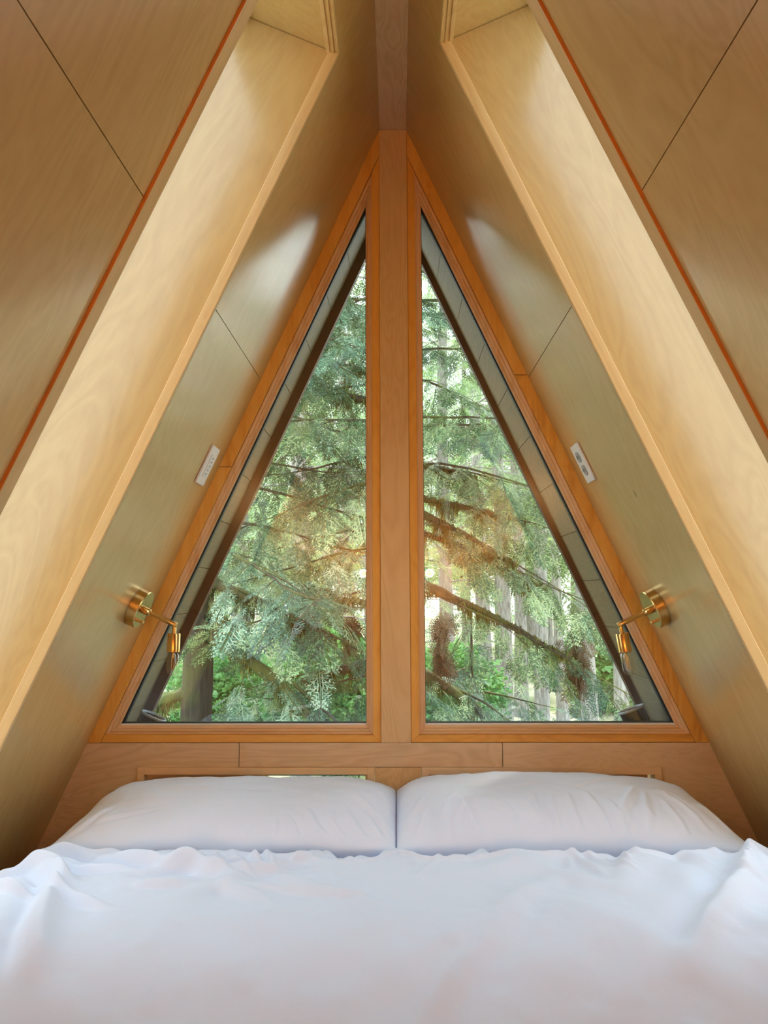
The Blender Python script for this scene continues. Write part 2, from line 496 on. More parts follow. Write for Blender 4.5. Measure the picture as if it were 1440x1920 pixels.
# ------------------------------------------------------------------ triangular windows
def tri(side, c, b, s):
    """triangle in (|x|, z): inset c from the post, b from the sill line, s from the slope joint (horizontal)"""
    xi = 0.043 + c
    zi = ZS + b
    xo = X(zi) - s
    zt = 2.556 - (xi + s - 0.046)/K
    return [(side*xi, zi), (side*xo, zi), (side*xi, zt)]

def tri_ring(bm, A, B, y0, y1):
    def vs(P, y): return [bm.verts.new((p[0], y, p[1])) for p in P]
    a0, b0, a1, b1 = vs(A, y0), vs(B, y0), vs(A, y1), vs(B, y1)
    for i in range(3):
        j = (i+1) % 3
        bm.faces.new((a0[i], a0[j], b0[j], b0[i]))
        bm.faces.new((a1[i], b1[i], b1[j], a1[j]))
        bm.faces.new((b0[i], b0[j], b1[j], b1[i]))
        bm.faces.new((a0[i], a1[i], a1[j], a0[j]))

def ring_sides(name, A, B, y0, y1, mats, parent, bevel=0.0, only=None, gap=0.0):
    """three mitred members; mats for sill, slope, post sides"""
    for i, mt in zip(range(3), mats):
        if only is not None and i not in only: continue
        j = (i+1) % 3
        bm = bmesh.new()
        prism(bm, [A[i], A[j], B[j], B[i]], y0, y1)
        bm_obj(name, bm, mt, parent, bevel=bevel)

W_TR = 0.037
SL_SEAM = {-1: 1.50, 1: 1.775}
for side, nm, k in ((-1, 'left', 1), (1, 'right', 2)):
    # sloping trim board
    t = empty('trim_%d' % k, (side*X(ZS), D, ZS))
    tag(t, 'flat orange fir trim board along the %s slope above the window' % nm, 'trim', kind='structure')
    zs = SL_SEAM[side]
    lo = [(side*(X(ZS)+0.004), ZS), (side*(X(ZS)-W_TR), ZS), (side*(X(zs)-W_TR), zs-0.0008), (side*(X(zs)+0.004), zs-0.0008)]
    ztop_o = 2.556 - (0.043-0.046-0.004)/K
    ztop_i = 2.556 - (0.043+W_TR-0.046)/K
    hi = [(side*(X(zs)+0.004), zs+0.0008), (side*(X(zs)-W_TR), zs+0.0008), (side*0.0432, ztop_i), (side*0.0432, min(ztop_o, ZR))]
    for P in (lo, hi):
        bm = bmesh.new(); prism(bm, P, D-0.003, D+0.03)
        bm_obj('trim_board', bm, FIRZ, t, bevel=0.0008)
    wd = empty('window_%d' % k, (side*0.45, D, ZS))
    tag(wd, '%s triangular picture window beside the center post' % nm, 'window', kind='structure')
    T0 = tri(side, 0.0005, 0.0005, W_TR+0.0005)
    T1 = tri(side, 0.024, 0.022, W_TR+0.001)
    T2 = tri(side, 0.030, 0.029, W_TR+0.011)
    T3 = tri(side, 0.037, 0.037, W_TR+0.020)
    T4 = tri(side, 0.042, 0.045, W_TR+0.0275)
    T5 = tri(side, 0.0435, 0.050, W_TR+0.0285)
    T6 = tri(side, 0.045, 0.0525, W_TR+0.0318)
    # outer flat members (post side and sill), split where the photo shows the stock joints
    ring_sides('window_frame', T0, T1, D-0.001, D+0.07, (FIRX, FIRZ, FIRZ), wd, 0.0008, only=(0, 2))
    ring_sides('sash', T1, T2, D+0.006, D+0.048, (PINEX, PINEZ, PINEZ), wd, 0.0008)
    ring_sides('sash', T2, T3, D+0.012, D+0.048, (PINEX, PINEZ, PINEZ), wd, 0.0008)
    ring_sides('sash', T3, T4, D+0.018, D+0.048, (PINEX, PINEZ, PINEZ), wd, 0.0008)
    ring_sides('glazing_bead', T4, T5, D+0.024, D+0.048, (BEAD_GLINT, GASKET, PINEZ), wd)
    ring_sides('gasket', T5, T6, D+0.030, D+0.0475, (GASKET, GASKET, GASKET), wd)
    bm = bmesh.new(); prism(bm, T5, D+0.040, D+0.044)
    bm_obj('pane', bm, GLASS, wd)

    ring_sides('outer_casing', T0, T1, D+0.0705, D+0.0715, (BARGE, BARGE, BARGE), wd)
    # roof overhang outside the glass
    rf = empty('roof_overhang', (side*X(1.5), D+0.3, 1.5))
    tag(rf, '%s roof overhang outside the glass with board soffit and dark barge board' % nm, 'roof', kind='structure')
    n_s = 0.011 if side < 0 else -0.012
    n_b = -0.021 if side < 0 else -0.033
    YO = 2.80
    zz = np.linspace(0.05, 2.60, 17) + (0.04 if side < 0 else 0.0)
    bm = bmesh.new()
    for a, b_ in zip(zz, zz[1:]):
        box(bm, D+0.072, YO, sv(a)+0.0012, sv(b_)-0.0012, n_s, n_s+0.015)
    bm_obj('soffit', bm, SOFF, rf, slope_frame(side))
    slab('roof_deck', side, D+0.021, YO, 0.0, 2.75, n_s+0.016, RT, ROOFM, rf)
    slab('barge_board', side, YO, YO+0.030, 0.0, 2.72, n_b, 0.16, BARGE, rf)

# ------------------------------------------------------------------ rear of the room, floor
bm = bmesh.new(); box(bm, -1.35, 1.35, YB-0.1, D+0.12, -0.12, 0.0)
tag(bm_obj('floor', bm, PLYX), 'plywood loft floor under the bed', 'floor', kind='structure')
bm = bmesh.new(); prism(bm, [(-X(0)-0.3, -0.1), (X(0)+0.3, -0.1), (0.02, 2.86), (-0.02, 2.86)], YB-0.1, YB)
tag(bm_obj('wall_front', bm, PLYZ), 'plywood gable wall behind the camera', 'wall', kind='structure')
bm = bmesh.new(); prism(bm, [(-X(-0.12)-0.3, -0.12), (X(-0.12)+0.3, -0.12), (X(-2.6)+0.3, -2.6), (-X(-2.6)-0.3, -2.6)], YB, D+0.12)
tag(bm_obj('lower_storey', bm, SOFF), 'cabin storey below the loft', 'wall', kind='structure')

# ------------------------------------------------------------------ bed
bed = empty('bed', (0, 1.25, 0.0))
tag(bed, 'low bed under the triangular windows with a white fitted sheet', 'bed')
bm = bmesh.new(); box(bm, -0.86, 0.86, 0.24, 2.27, 0.02, 0.20)
bm_obj('bed_base', bm, PLYX, bed, bevel=0.01)
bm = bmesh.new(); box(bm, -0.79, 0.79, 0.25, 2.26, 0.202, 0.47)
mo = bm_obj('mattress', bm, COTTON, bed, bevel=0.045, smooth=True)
mo.modifiers['bevel'].segments = 5

def grid_faces(nu, nv, wrap=False):
    i = np.arange(nu-1)[:, None]*nv
    j = np.arange(nv-1)[None, :]
    return np.stack([i+j, i+nv+j, i+nv+j+1, i+j+1], -1).reshape(-1, 4)

n1, n2, n3 = VN(1), VN(2), VN(3)
def sstep(a, b, x):
    t = np.clip((x-a)/(b-a), 0, 1)
    return t*t*(3-2*t)

def ridged(n, x, y):
    return 1-np.abs(n(x, y))

# duvet: closed shell, top sheet with folds
def duvet():
    nu, nv = 520, 640
    u = np.linspace(-1, 1, nu); v = np.linspace(0, 1, nv)
    U, Vv = np.meshgrid(u, v, indexing='ij')
    Wd = 0.95
    x = U*Wd
    edge = 1.85 + 0.02*n1(x*2.3+3, x*0+7) + 0.015*n1(x*6+3, x*0+2) + 0.03*sstep(0.35, 0.8, x) - 0.02*sstep(-0.3, -0.75, x) + 0.06*np.exp(-((x-0.002)/0.035)**2)
    y = 0.22 + (edge-0.22)*(1-(1-Vv)**1.8)
    e = edge - y                       # distance from the top hem
    side = 1-np.abs(U)
    puff = 0.085*np.clip(1-np.exp(-e/0.05), 0, 1)*np.clip(1-np.exp(-(side*Wd)/0.07), 0, 1)
    z = 0.474 + puff
    # side fall
    fall = sstep(0.85, 1.0, np.abs(U))
    z = z - 0.075*fall
    # broad loft and a roll in the middle of the bed
    z += 0.016*n2(x*2.1+4, y*2.4)*sstep(0.0, 0.15, e)
    z += 0.030*np.exp(-((y-1.28)/0.20)**2)
    z += 0.018*sstep(0.45, 0.85, x)*np.exp(-(e/0.25)**2)
    # long diagonal folds
    def fold(x0, y0, x1, y1, wd, h):
        dx, dy = x1-x0, y1-y0
        L = math.hypot(dx, dy)
        t = ((x-x0)*dx+(y-y0)*dy)/L/L
        d = ((x-x0)*dy-(y-y0)*dx)/L + 0.012*n3(x*7, y*7)
        m = sstep(-0.1, 0.2, t)*sstep(1.1, 0.75, t)
        return 1.45*h*m*sstep(0.0, 0.07, e+0.012)*(np.exp(-(d/wd)**2) - 0.55*np.exp(-((d-wd*1.7)/(wd*1.1))**2))
    z += fold(0.80, 1.80, 0.42, 1.18, 0.022, 0.016)
    z += fold(-0.72, 1.70, -0.50, 1.15, 0.024, 0.018)
    z += fold(-0.70, 1.78, -0.30, 1.60, 0.016, 0.012)
    z += fold(-0.62, 1.84, -0.15, 1.70, 0.014, 0.009)
    z += fold(-0.80, 1.72, -0.62, 1.55, 0.018, 0.014)
    z += fold(0.25, 1.84, 0.10, 1.70, 0.010, 0.006)
    z += fold(0.52, 1.80, 0.44, 1.60, 0.012, 0.006)
    z += fold(0.62, 1.72, 0.70, 1.52, 0.012, 0.006)
    fr = np.random.RandomState(5)
    for k in range(26):                                  # bunched cloth at the left corner
        x0 = fr.uniform(-0.86, -0.25); e0 = fr.uniform(0.0, 0.30)
        a = fr.uniform(-0.9, 0.5); l = fr.uniform(0.10, 0.30)
        z += fold(x0, 1.84-e0, x0+l*math.cos(a), 1.84-e0+l*math.sin(a)*0.8-0.03, fr.uniform(0.008, 0.018), fr.uniform(0.004, 0.010)*(1.2 if x0 < -0.5 else 0.8))
    for k in range(30):                                  # short pulls along the hem
        x0 = fr.uniform(-0.3, 0.85); e0 = fr.uniform(0.0, 0.16)
        a = -math.pi/2 + fr.uniform(-0.9, 0.9); l = fr.uniform(0.06, 0.17)
        z += fold(x0, 1.85-e0, x0+l*math.cos(a), 1.85-e0+l*math.sin(a), fr.uniform(0.006, 0.013), fr.uniform(0.002, 0.006))
    for k in range(16):                                  # long soft waves over the bed
        x0 = fr.uniform(-0.8, 0.8); y0 = fr.uniform(0.9, 1.6)
        a = fr.uniform(0.2, 2.6); l = fr.uniform(0.3, 0.7)
        z += fold(x0, y0, x0+l*math.cos(a), y0+l*math.sin(a), fr.uniform(0.02, 0.045), fr.uniform(0.003, 0.008))
    z += 0.0016*n3(x*34, y*27) + 0.003*n1(x*13, y*11)
    z += 0.022*np.exp(-((x-0.003)/0.05)**2)*np.exp(-(e/0.06)**2)
    # hem seam
    seam = 0.125 + 0.008*n1(x*5, x*0)
    z -= 0.0100*np.exp(-((e-seam)/0.006)**2)*sstep(-0.25, 0.0, x)
    z += 0.0090*np.exp(-((e-seam-0.014)/0.009)**2)*sstep(-0.25, 0.0, x)
    top = np.stack([x, y, z], -1)
    bot = top.copy()
    bz = 0.4715 + 0*z - 0.085*fall
    bot[..., 2] = np.minimum(bz, z-0.002)
    # hem roll: pull the rim of the top sheet back a bit
    Vt = top.reshape(-1, 3); Vb = bot.reshape(-1, 3)
    F = grid_faces(nu, nv)
    Fb = F[:, ::-1] + len(Vt)
    idx = np.arange(nu*nv).reshape(nu, nv)
    rim = np.concatenate([idx[:, 0], idx[-1, 1:], idx[-2::-1, -1], idx[0, -2:0:-1]])
    r2_ = np.roll(rim, -1)
    Fr = np.stack([rim, r2_, r2_+len(Vt), rim+len(Vt)], -1)
    return np.concatenate([Vt, Vb]), np.concatenate([F, Fb, Fr[:, ::-1]])
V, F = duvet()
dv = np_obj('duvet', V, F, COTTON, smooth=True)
tag(dv, 'rumpled white cotton duvet spread over the bed below the pillows', 'duvet')

def pillow(name, cx, cy, cz, W, Dp, T, seed, aL, aR, label, tilt=0.0, rot=0.0, pinch=(0.05, 0.05), creases=()):
    nu, nv = 220, 150
    u = np.linspace(-1, 1, nu); v = np.linspace(-1, 1, nv)
    U, Vv = np.meshgrid(u, v, indexing='ij')
    na, nb, nc = VN(seed), VN(seed+1), VN(seed+2)
    Us = np.sin(U*np.pi/2)*0.35 + U*0.65
    Vs = np.sin(Vv*np.pi/2)*0.45 + Vv*0.55
    x = W*Us*(1-np.where(Us < 0, pinch[0], pinch[1])*(1-Vs**2)*np.abs(Us)**4)
    y = Dp*Vs*(1-0.07*(1-Us**2)*np.abs(Vs)**4)
    a = np.where(Us < 0, aL, aR)
    pu = np.clip(1-np.abs(Us)**a, 0, 1)**0.50
    pv = np.clip(1-np.abs(Vs)**2.4, 0, 1)**0.60
    h = T*pu*pv
    tops = h*(1+0.06*na(Us*2+5, Vs*1.5))
    # pulled creases in the cotton, mostly rising from the front seam
    for (u0, v0, u1, v1, w_, a_) in creases:
        du, dv_ = u1-u0, v1-v0
        LL = du*du+dv_*dv_
        t_ = ((Us-u0)*du+(Vs-v0)*dv_)/LL
        dd = ((Us-u0)*dv_-(Vs-v0)*du)/math.sqrt(LL) + 0.018*nb(Us*5, Vs*5) + 0.03*np.sin(t_*3+u0*9)*0.5
        mk = sstep(-0.05, 0.25, t_)*sstep(1.1, 0.55, t_)
        tops = tops + a_*mk*(np.exp(-(dd/w_)**2) - 0.6*np.exp(-((dd-w_*1.6)/w_)**2))
    tops = tops + 0.0022*nc(Us*11, Vs*8)*np.clip(h/T*2, 0, 1) + 0.004*nb(Us*3.7, Vs*3.1+4)*np.clip(h/T*2, 0, 1)
    top = np.stack([x, y, tops], -1)
    bot = np.stack([x, y, -h*1.0], -1)
    bot[..., 2] = np.maximum(bot[..., 2], -0.078)
    Vt = np.concatenate([top.reshape(-1, 3), bot.reshape(-1, 3)])
    F = grid_faces(nu, nv); Fb = F[:, ::-1] + nu*nv
    M = Matrix.Translation((cx, cy, cz)) @ Matrix.Rotation(rot, 4, 'Z') @ Matrix.Rotation(tilt, 4, 'X')
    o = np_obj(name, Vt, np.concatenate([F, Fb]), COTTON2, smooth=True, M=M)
    bm = bmesh.new(); bm.from_mesh(o.data)
    bmesh.ops.remove_doubles(bm, verts=bm.verts, dist=0.0004)
    bm.to_mesh(o.data); bm.free()
    tag(o, label, 'pillow', 'bed pillows')
    return o
CR_L = [(0.97, -0.75, 0.72, -0.25, .030, .008), (0.93, -0.92, 0.78, -0.55, .022, .007), (0.84, -0.96, 0.66, -0.50, .026, .007), (0.99, -0.5, 0.86, 0.1, .03, .007),
        (0.72, -0.97, 0.60, -0.60, .020, .005), (0.60, -0.97, 0.46, -0.55, .022, .005), (0.42, -0.98, 0.36, -0.66, .016, .004), (0.30, -0.98, 0.27, -0.7, .014, .0035),
        (0.15, -0.98, 0.16, -0.72, .012, .003), (-0.04, -0.98, -0.02, -0.74, .012, .003), (-0.70, -0.45, -0.15, -0.30, .018, .0035), (-0.85, -0.75, -0.35, -0.52, .020, .004),
        (-0.45, -0.15, 0.15, -0.02, .02, .003), (-0.95, -0.9, -0.70, -0.35, .025, .004)]
CR_R = [(-0.97, -0.75, -0.78, -0.2, .028, .008), (-0.90, -0.95, -0.80, -0.5, .022, .006), (-0.76, -0.97, -0.62, -0.25, .028, .011), (-0.66, -0.97, -0.58, -0.45, .020, .007),
        (-0.50, -0.97, -0.66, -0.35, .024, .008), (-0.36, -0.97, -0.34, -0.60, .018, .005), (-0.18, -0.97, -0.17, -0.25, .018, .008), (-0.10, -0.97, -0.04, -0.35, .016, .006),
        (0.06, -0.97, 0.03, -0.3, .018, .006), (0.22, -0.97, 0.10, -0.25, .022, .008), (0.30, -0.97, 0.24, -0.45, .018, .006), (0.28, -0.85, 0.46, -0.2, .026, .010),
        (0.40, -0.95, 0.52, -0.3, .020, .006), (0.62, -0.97, 0.60, -0.45, .018, .005), (0.80, -0.9, 0.62, -0.25, .024, .007), (0.95, -0.85, 0.78, -0.35, .024, .006),
        (0.05, -0.2, 0.4, 0.1, .022, .005), (-0.3, -0.15, 0.0, 0.15, .02, .004)]
pillow('pillow', -0.401, 2.05, 0.551, 0.40, 0.225, 0.078, 11, 4.0, 9.0, 'smooth white pillow on the left half of the bed under the left window', 0.05, 0.0, (0.06, -0.005),
       CR_L)
pillow('pillow', 0.405, 2.05, 0.551, 0.404, 0.225, 0.089, 31, 7.0, 3.4, 'creased white pillow on the right half of the bed under the right window', 0.05, 0.0, (-0.005, 0.06),
       CR_R)

# ------------------------------------------------------------------ wall lamps
def sconce(side, label, plate_z, plate_y, arm_len, tip_tilt):
    c = Vector((side*X(plate_z), plate_y, plate_z))
    n = Vector((-side*NX, 0, -NZ))                 # into the room
    t = empty('wall_lamp', c)
    tag(t, label, 'wall lamp', 'brass bedside wall lamps')
    bm = bmesh.new()
    lathe(bm, [(0.052, 0.0), (0.054, 0.001), (0.054, 0.026), (0.0525, 0.028)], c, n, 48)
    bm_obj('backplate', bm, BRASS, t, smooth=True, auto=True)
    bm = bmesh.new()
    s = Vector((0, -0.9, 0)) * 0.0
    up = Vector((-side*NZ, 0, NX))
    lathe(bm, [(0.009, 0.027), (0.010, 0.030), (0.010, 0.046), (0.008, 0.048)], c, n, 20)
    bm_obj('knuckle', bm, BRASS, t, smooth=True, auto=True)
    bm = bmesh.new()
    lathe(bm, [(0.0055, -0.022), (0.0065, -0.020), (0.0065, 0.020), (0.0055, 0.022)], c+n*0.040, Vector((0, 1, 0)), 16)
    kn = bm_obj('pivot_screw', bm, BRASS, t, smooth=True, auto=True)
    # arm
    bm = bmesh.new()
    lathe(bm, [(0.0048, 0.042), (0.0058, 0.046), (0.0058, arm_len*0.62), (0.0072, arm_len*0.64), (0.0072, arm_len), (0.006, arm_len+0.002)], c, n, 20)
    bm_obj('arm', bm, BRASS, t, smooth=True, auto=True)
    # switch
    sp = c + n*0.027 - up*0.030 - Vector((0, 0.010, 0))
    bm = bmesh.new()
    lathe(bm, [(0.004, 0.0), (0.004, 0.010), (0.0055, 0.011), (0.0055, 0.017), (0.004, 0.019)], sp, n, 14)
    box(bm, *(sp.x-0.0015, sp.x+0.0015, sp.y-0.009, sp.y+0.009, sp.z-0.004, sp.z+0.004))
    bm_obj('switch', bm, BRASS, t, smooth=True, auto=True)
    # socket and bulb hang from the end of the arm
    e = c + n*(arm_len-0.006)
    ax = Vector((side*tip_tilt, 0, -1)).normalized()
    bm = bmesh.new()
    lathe(bm, [(0.0045, 0.0), (0.0055, 0.004), (0.0055, 0.026)], e, ax, 16)
    lathe(bm, [(0.004, 0.024), (0.0165, 0.0245), (0.0175, 0.026), (0.0175, 0.074), (0.0165, 0.075), (0.0155, 0.075), (0.0155, 0.060)], e, ax, 32)
    bm_obj('socket', bm, BRASS, t, smooth=True, auto=True)
    bm = bmesh.new()
    prof = [(0.010, 0.070), (0.0155, 0.082), (0.0165, 0.092), (0.0165, 0.122)]
    for a in np.linspace(0.15, 1.45, 8):
        prof.append((0.0165*math.cos(a), 0.122+0.0165*math.sin(a)))
    lathe(bm, prof, e, ax, 32)
    bu = bm_obj('bulb', bm, BULBG, t, smooth=True)
    bm = bmesh.new()
    lathe(bm, [(0.0035, 0.072), (0.0035, 0.088), (0.002, 0.090)], e, ax, 12)
    x_, y_, z_ = frame_from(ax)
    for q in range(4):
        d = (x_*math.cos(q*1.571+0.5) + y_*math.sin(q*1.571+0.5))
        lathe(bm, [(0.0006, 0.086), (0.0007, 0.100), (0.0007, 0.112), (0.0006, 0.124)], e + d*0.0045, ax, 6)
    bm_obj('filament', bm, FILAM, bu, smooth=True)
    return t
sconce(-1, 'brass wall lamp with bare bulb on the left slope', 1.088, 2.135, 0.128, 0.02)
sconce(1, 'brass wall lamp with bare bulb on the right slope', 1.083, 2.135, 0.125, 0.16)

# ------------------------------------------------------------------ wall plates
def plate(side, label, name, cat, kind):
    z = 1.484; y = 2.172
    F_ = slope_frame(side)
    s = sv(z)
    t = empty(name, (side*X(z), y, z))
    tag(t, label, cat)
    W2, H2 = 0.040, 0.058
    bm = bmesh.new(); box(bm, y-W2, y+W2, s-H2, s+H2, -0.007, -0.0002)
    bm_obj('cover_plate', bm, WHITEP, t, F_, bevel=0.0025)
    if kind == 'keypad':
        bm = bmesh.new(); box(bm, y-0.018, y+0.018, s-0.034, s+0.034, -0.0095, -0.0068)
        bm_obj('insert', bm, WHITEP, t, F_, bevel=0.001)
        for q in range(5):
            bm = bmesh.new(); box(bm, y-0.005, y+0.005, s-0.026+0.012*q, s-0.021+0.012*q, -0.0108, -0.0094)
            bm_obj('button', bm, GREYP, t, F_, bevel=0.0006)
    else:
        for q, so_ in enumerate((-0.020, 0.020)):
            bm = bmesh.new()
            lathe(bm, [(0.0165, 0.0), (0.0165, 0.0022), (0.0155, 0.003)], (y, s+so_, -0.0068), (0, 0, -1), 28)
            rc_ = bm_obj('receptacle', bm, GREYP, t, F_, smooth=True, auto=True)
            bm = bmesh.new()
            box(bm, y-0.008, y-0.005, s+so_-0.005, s+so_+0.005, -0.0105, -0.0097)
            box(bm, y+0.005, y+0.008, s+so_-0.005, s+so_+0.005, -0.0105, -0.0097)
            bm_obj('slots', bm, GASKET, rc_, F_)
plate(-1, 'white keypad switch plate on the left slope above the lamp', 'light_switch', 'switch', 'keypad')
plate(1, 'white outlet plate with two round sockets on the right slope', 'power_outlet', 'outlet', 'outlet')

# ------------------------------------------------------------------ floodlights outside
def flood(c, ax, label):
    c = Vector(c); ax = Vector(ax).normalized()
    t = empty('floodlight', c - Vector((0, 0, 0.11)))
    tag(t, label, 'floodlight', 'outdoor floodlights')
    bm = bmesh.new()
    lathe(bm, [(0.026, -0.12), (0.034, -0.11), (0.041, -0.01), (0.0425, 0.0), (0.040, 0.002), (0.038, -0.012), (0.0, -0.014)], c, ax, 36, True, False)
    bm_obj('housing', bm, BLACKM, t, smooth=True, auto=True)
    bm = bmesh.new()
    lathe(bm, [(0.043, -0.005), (0.044, 0.0), (0.043, 0.002), (0.0395, 0.002), (0.039, -0.004)], c, ax, 36, False, False)
    bm_obj('rim', bm, LENS, t, smooth=True, auto=True)
    bm = bmesh.new()
    lathe(bm, [(0.0, -0.010), (0.038, -0.009)], c, ax, 36, False, False)
    bm_obj('lens', bm, simple('lamp_lens', (0.25, 0.30, 0.33), 0.1), t)
    b0 = c - ax*0.10
    bm = bmesh.new()
    lathe(bm, [(0.045, 0.0), (0.045, 0.02), (0.015, 0.025), (0.015, 0.06)], (b0.x+math.copysign(0.07, c.x), b0.y, 0.600), (0, 0, 1), 24)
    pv = Vector((b0.x+math.copysign(0.07, c.x), b0.y, 0.655))
    lathe(bm, [(0.014, 0.0), (0.014, (b0-pv).length)], pv, b0-pv, 14)
    bm_obj('bracket', bm, BLACKM, t, smooth=True, auto=True)
flood((-0.798, 2.60, 0.722), (0.40, 0.09, 0.9), 'black outdoor floodlight outside the left window corner')
flood((0.772, 2.62, 0.738), (-0.36, 0.12, 0.93), 'black outdoor floodlight outside the right window corner')
bm = bmesh.new(); box(bm, -1.05, 1.05, D+0.121, 2.95, 0.57, 0.60)
tag(bm_obj('ledge', bm, ROOFM), 'dark metal ledge outside below the windows', 'ledge', kind='structure')
# ------------------------------------------------------------------ lamps on the rear gable wall (lit, seen mirrored in the window glass)
GLOBE, nt, b = new_mat('lit_globe')
b.inputs['Base Color'].default_value = (0.9, 0.85, 0.75, 1)
b.inputs['Emission Color'].default_value = (1.0, 0.66, 0.32, 1)
b.inputs['Emission Strength'].default_value = 12.0
LAMP_W = 80.0
for sx, lb in ((-1, 'left one of two lit globe lamps on the gable wall behind the camera'), (1, 'right one of two lit globe lamps on the gable wall behind the camera')):
    c = Vector((sx*0.30, YB, 1.30))
    t = empty('globe_lamp', c)
    tag(t, lb, 'wall lamp', 'globe lamps on the rear wall')
    bm = bmesh.new()
    lathe(bm, [(0.055, 0.001), (0.055, 0.02), (0.012, 0.024), (0.012, 0.10), (0.03, 0.102), (0.03, 0.13)], c, (0, 1, 0), 28)
    bm_obj('backplate', bm, BRASS, t, smooth=True, auto=True)
    bm = bmesh.new()
    bmesh.ops.create_uvsphere(bm, u_segments=28, v_segments=16, radius=0.03, matrix=Matrix.Translation(c+Vector((0, 0.20, 0))))
    bm_obj('globe', bm, GLOBE, t, smooth=True)
    ld = bpy.data.lights.new('globe_light', 'POINT')
    ld.energy = LAMP_W; ld.color = (1.0, 0.56, 0.20); ld.shadow_soft_size = 0.035
    lo_ = bpy.data.objects.new('globe_light', ld); COL.objects.link(lo_)
    lo_.parent = t; lo_.location = (0, 0.20, 0)

#FOREST
# ------------------------------------------------------------------ forest
def leaf_mat(name, c0, c1, c2, trans=0.35, scale=1.3, rough=0.45):
    m = bpy.data.materials.new(name); m.use_nodes = True
    nt = m.node_tree; N = nt.nodes.new; L = nt.links.new
    b = nt.nodes['Principled BSDF']; out = nt.nodes['Material Output']
    tc = N('ShaderNodeTexCoord'); n = N('ShaderNodeTexNoise'); n.inputs['Scale'].default_value = scale; n.inputs['Detail'].default_value = 3
    L(tc.outputs['Object'], n.inputs['Vector'])
    ge = N('ShaderNodeNewGeometry')
    a = N('ShaderNodeMath'); a.operation = 'MULTIPLY_ADD'; a.inputs[1].default_value = 0.28
    L(ge.outputs['Random Per Island'], a.inputs[0])
    s = N('ShaderNodeMath'); s.operation = 'SUBTRACT'; s.inputs[1].default_value = 0.14
    L(n.outputs['Fac'], s.inputs[0]); L(s.outputs[0], a.inputs[2])
    r = ramp(nt, [(0.30, c0), (0.52, c1), (0.72, c2)])
    L(a.outputs[0], r.inputs[0]); L(r.outputs[0], b.inputs['Base Color'])
    b.inputs['Roughness'].default_value = rough
    t = N('ShaderNodeBsdfTranslucent'); L(r.outputs[0], t.inputs[0])
    mx = N('ShaderNodeMixShader'); mx.inputs[0].default_value = trans
    L(b.outputs[0], mx.inputs[1]); L(t.outputs[0], mx.inputs[2]); L(mx.outputs[0], out.inputs[0])
    return m
NEEDLE = leaf_mat('hemlock_needles', (0.010, 0.040, 0.020), (0.070, 0.160, 0.078), (0.400, 0.530, 0.350), 0.25)
NEEDLE2 = leaf_mat('cedar_needles', (0.012, 0.040, 0.016), (0.080, 0.165, 0.066), (0.420, 0.520, 0.250), 0.25)
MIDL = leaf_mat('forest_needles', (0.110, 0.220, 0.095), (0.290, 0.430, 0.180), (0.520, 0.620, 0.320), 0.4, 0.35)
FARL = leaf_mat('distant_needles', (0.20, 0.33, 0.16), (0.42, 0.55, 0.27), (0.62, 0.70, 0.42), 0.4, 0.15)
BROADL = leaf_mat('maple_leaves', (0.070, 0.220, 0.065), (0.180, 0.400, 0.130), (0.36, 0.56, 0.22), 0.5, 1.6)
DEADL = leaf_mat('dead_needles', (0.050, 0.032, 0.016), (0.110, 0.075, 0.040), (0.190, 0.140, 0.080), 0.2, 2.0, 0.8)
MOSSM = leaf_mat('hanging_moss', (0.050, 0.062, 0.014), (0.120, 0.140, 0.034), (0.24, 0.26, 0.075), 0.3, 3.0, 0.9)

def bark_mat(name, c0, c1, moss=None):
    m, nt, b = new_mat(name); N = nt.nodes.new; L = nt.links.new
    tc = N('ShaderNodeTexCoord'); mp = N('ShaderNodeVectorMath'); mp.operation = 'MULTIPLY'; mp.inputs[1].default_value = (14, 14, 2.0)
    L(tc.outputs['Object'], mp.inputs[0])
    n = N('ShaderNodeTexNoise'); n.inputs['Scale'].default_value = 2.0; n.inputs['Detail'].default_value = 6
    L(mp.outputs[0], n.inputs['Vector'])
    r = ramp(nt, [(0.3, c0), (0.7, c1)]); L(n.outputs['Fac'], r.inputs[0])
    o = r.outputs[0]
    if moss:
        n2 = N('ShaderNodeTexNoise'); n2.inputs['Scale'].default_value = 2.5; n2.inputs['Detail'].default_value = 5
        L(tc.outputs['Object'], n2.inputs['Vector'])
        r2 = ramp(nt, [(0.45, (0, 0, 0)), (0.6, (1, 1, 1))]); L(n2.outputs['Fac'], r2.inputs[0])
        mx = N('ShaderNodeMix'); mx.data_type = 'RGBA'; mx.inputs['B'].default_value = (*moss, 1)
        L(r2.outputs[0], mx.inputs['Factor']); L(o, mx.inputs['A']); o = mx.outputs['Result']
    L(o, b.inputs['Base Color']); b.inputs['Roughness'].default_value = 0.9
    bp = N('ShaderNodeBump'); bp.inputs['Strength'].default_value = 0.7; bp.inputs['Distance'].default_value = 0.02
    L(n.outputs['Fac'], bp.inputs['Height']); L(bp.outputs[0], b.inputs['Normal'])
    return m
BARK = bark_mat('mossy_bark', (0.016, 0.013, 0.009), (0.060, 0.048, 0.034), (0.050, 0.060, 0.014))
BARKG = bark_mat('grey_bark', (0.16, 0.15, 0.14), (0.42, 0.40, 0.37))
TWIG = bark_mat('mossy_twig', (0.030, 0.026, 0.015), (0.075, 0.066, 0.034), (0.10, 0.115, 0.028))

rng = np.random.RandomState(7)

def quad_strip_leaf(L_, w):
    """diamond leaf along +x"""
    return np.array([[0, 0, 0], [L_*0.45, -w, 0], [L_, 0, 0], [L_*0.45, w, 0]], float)

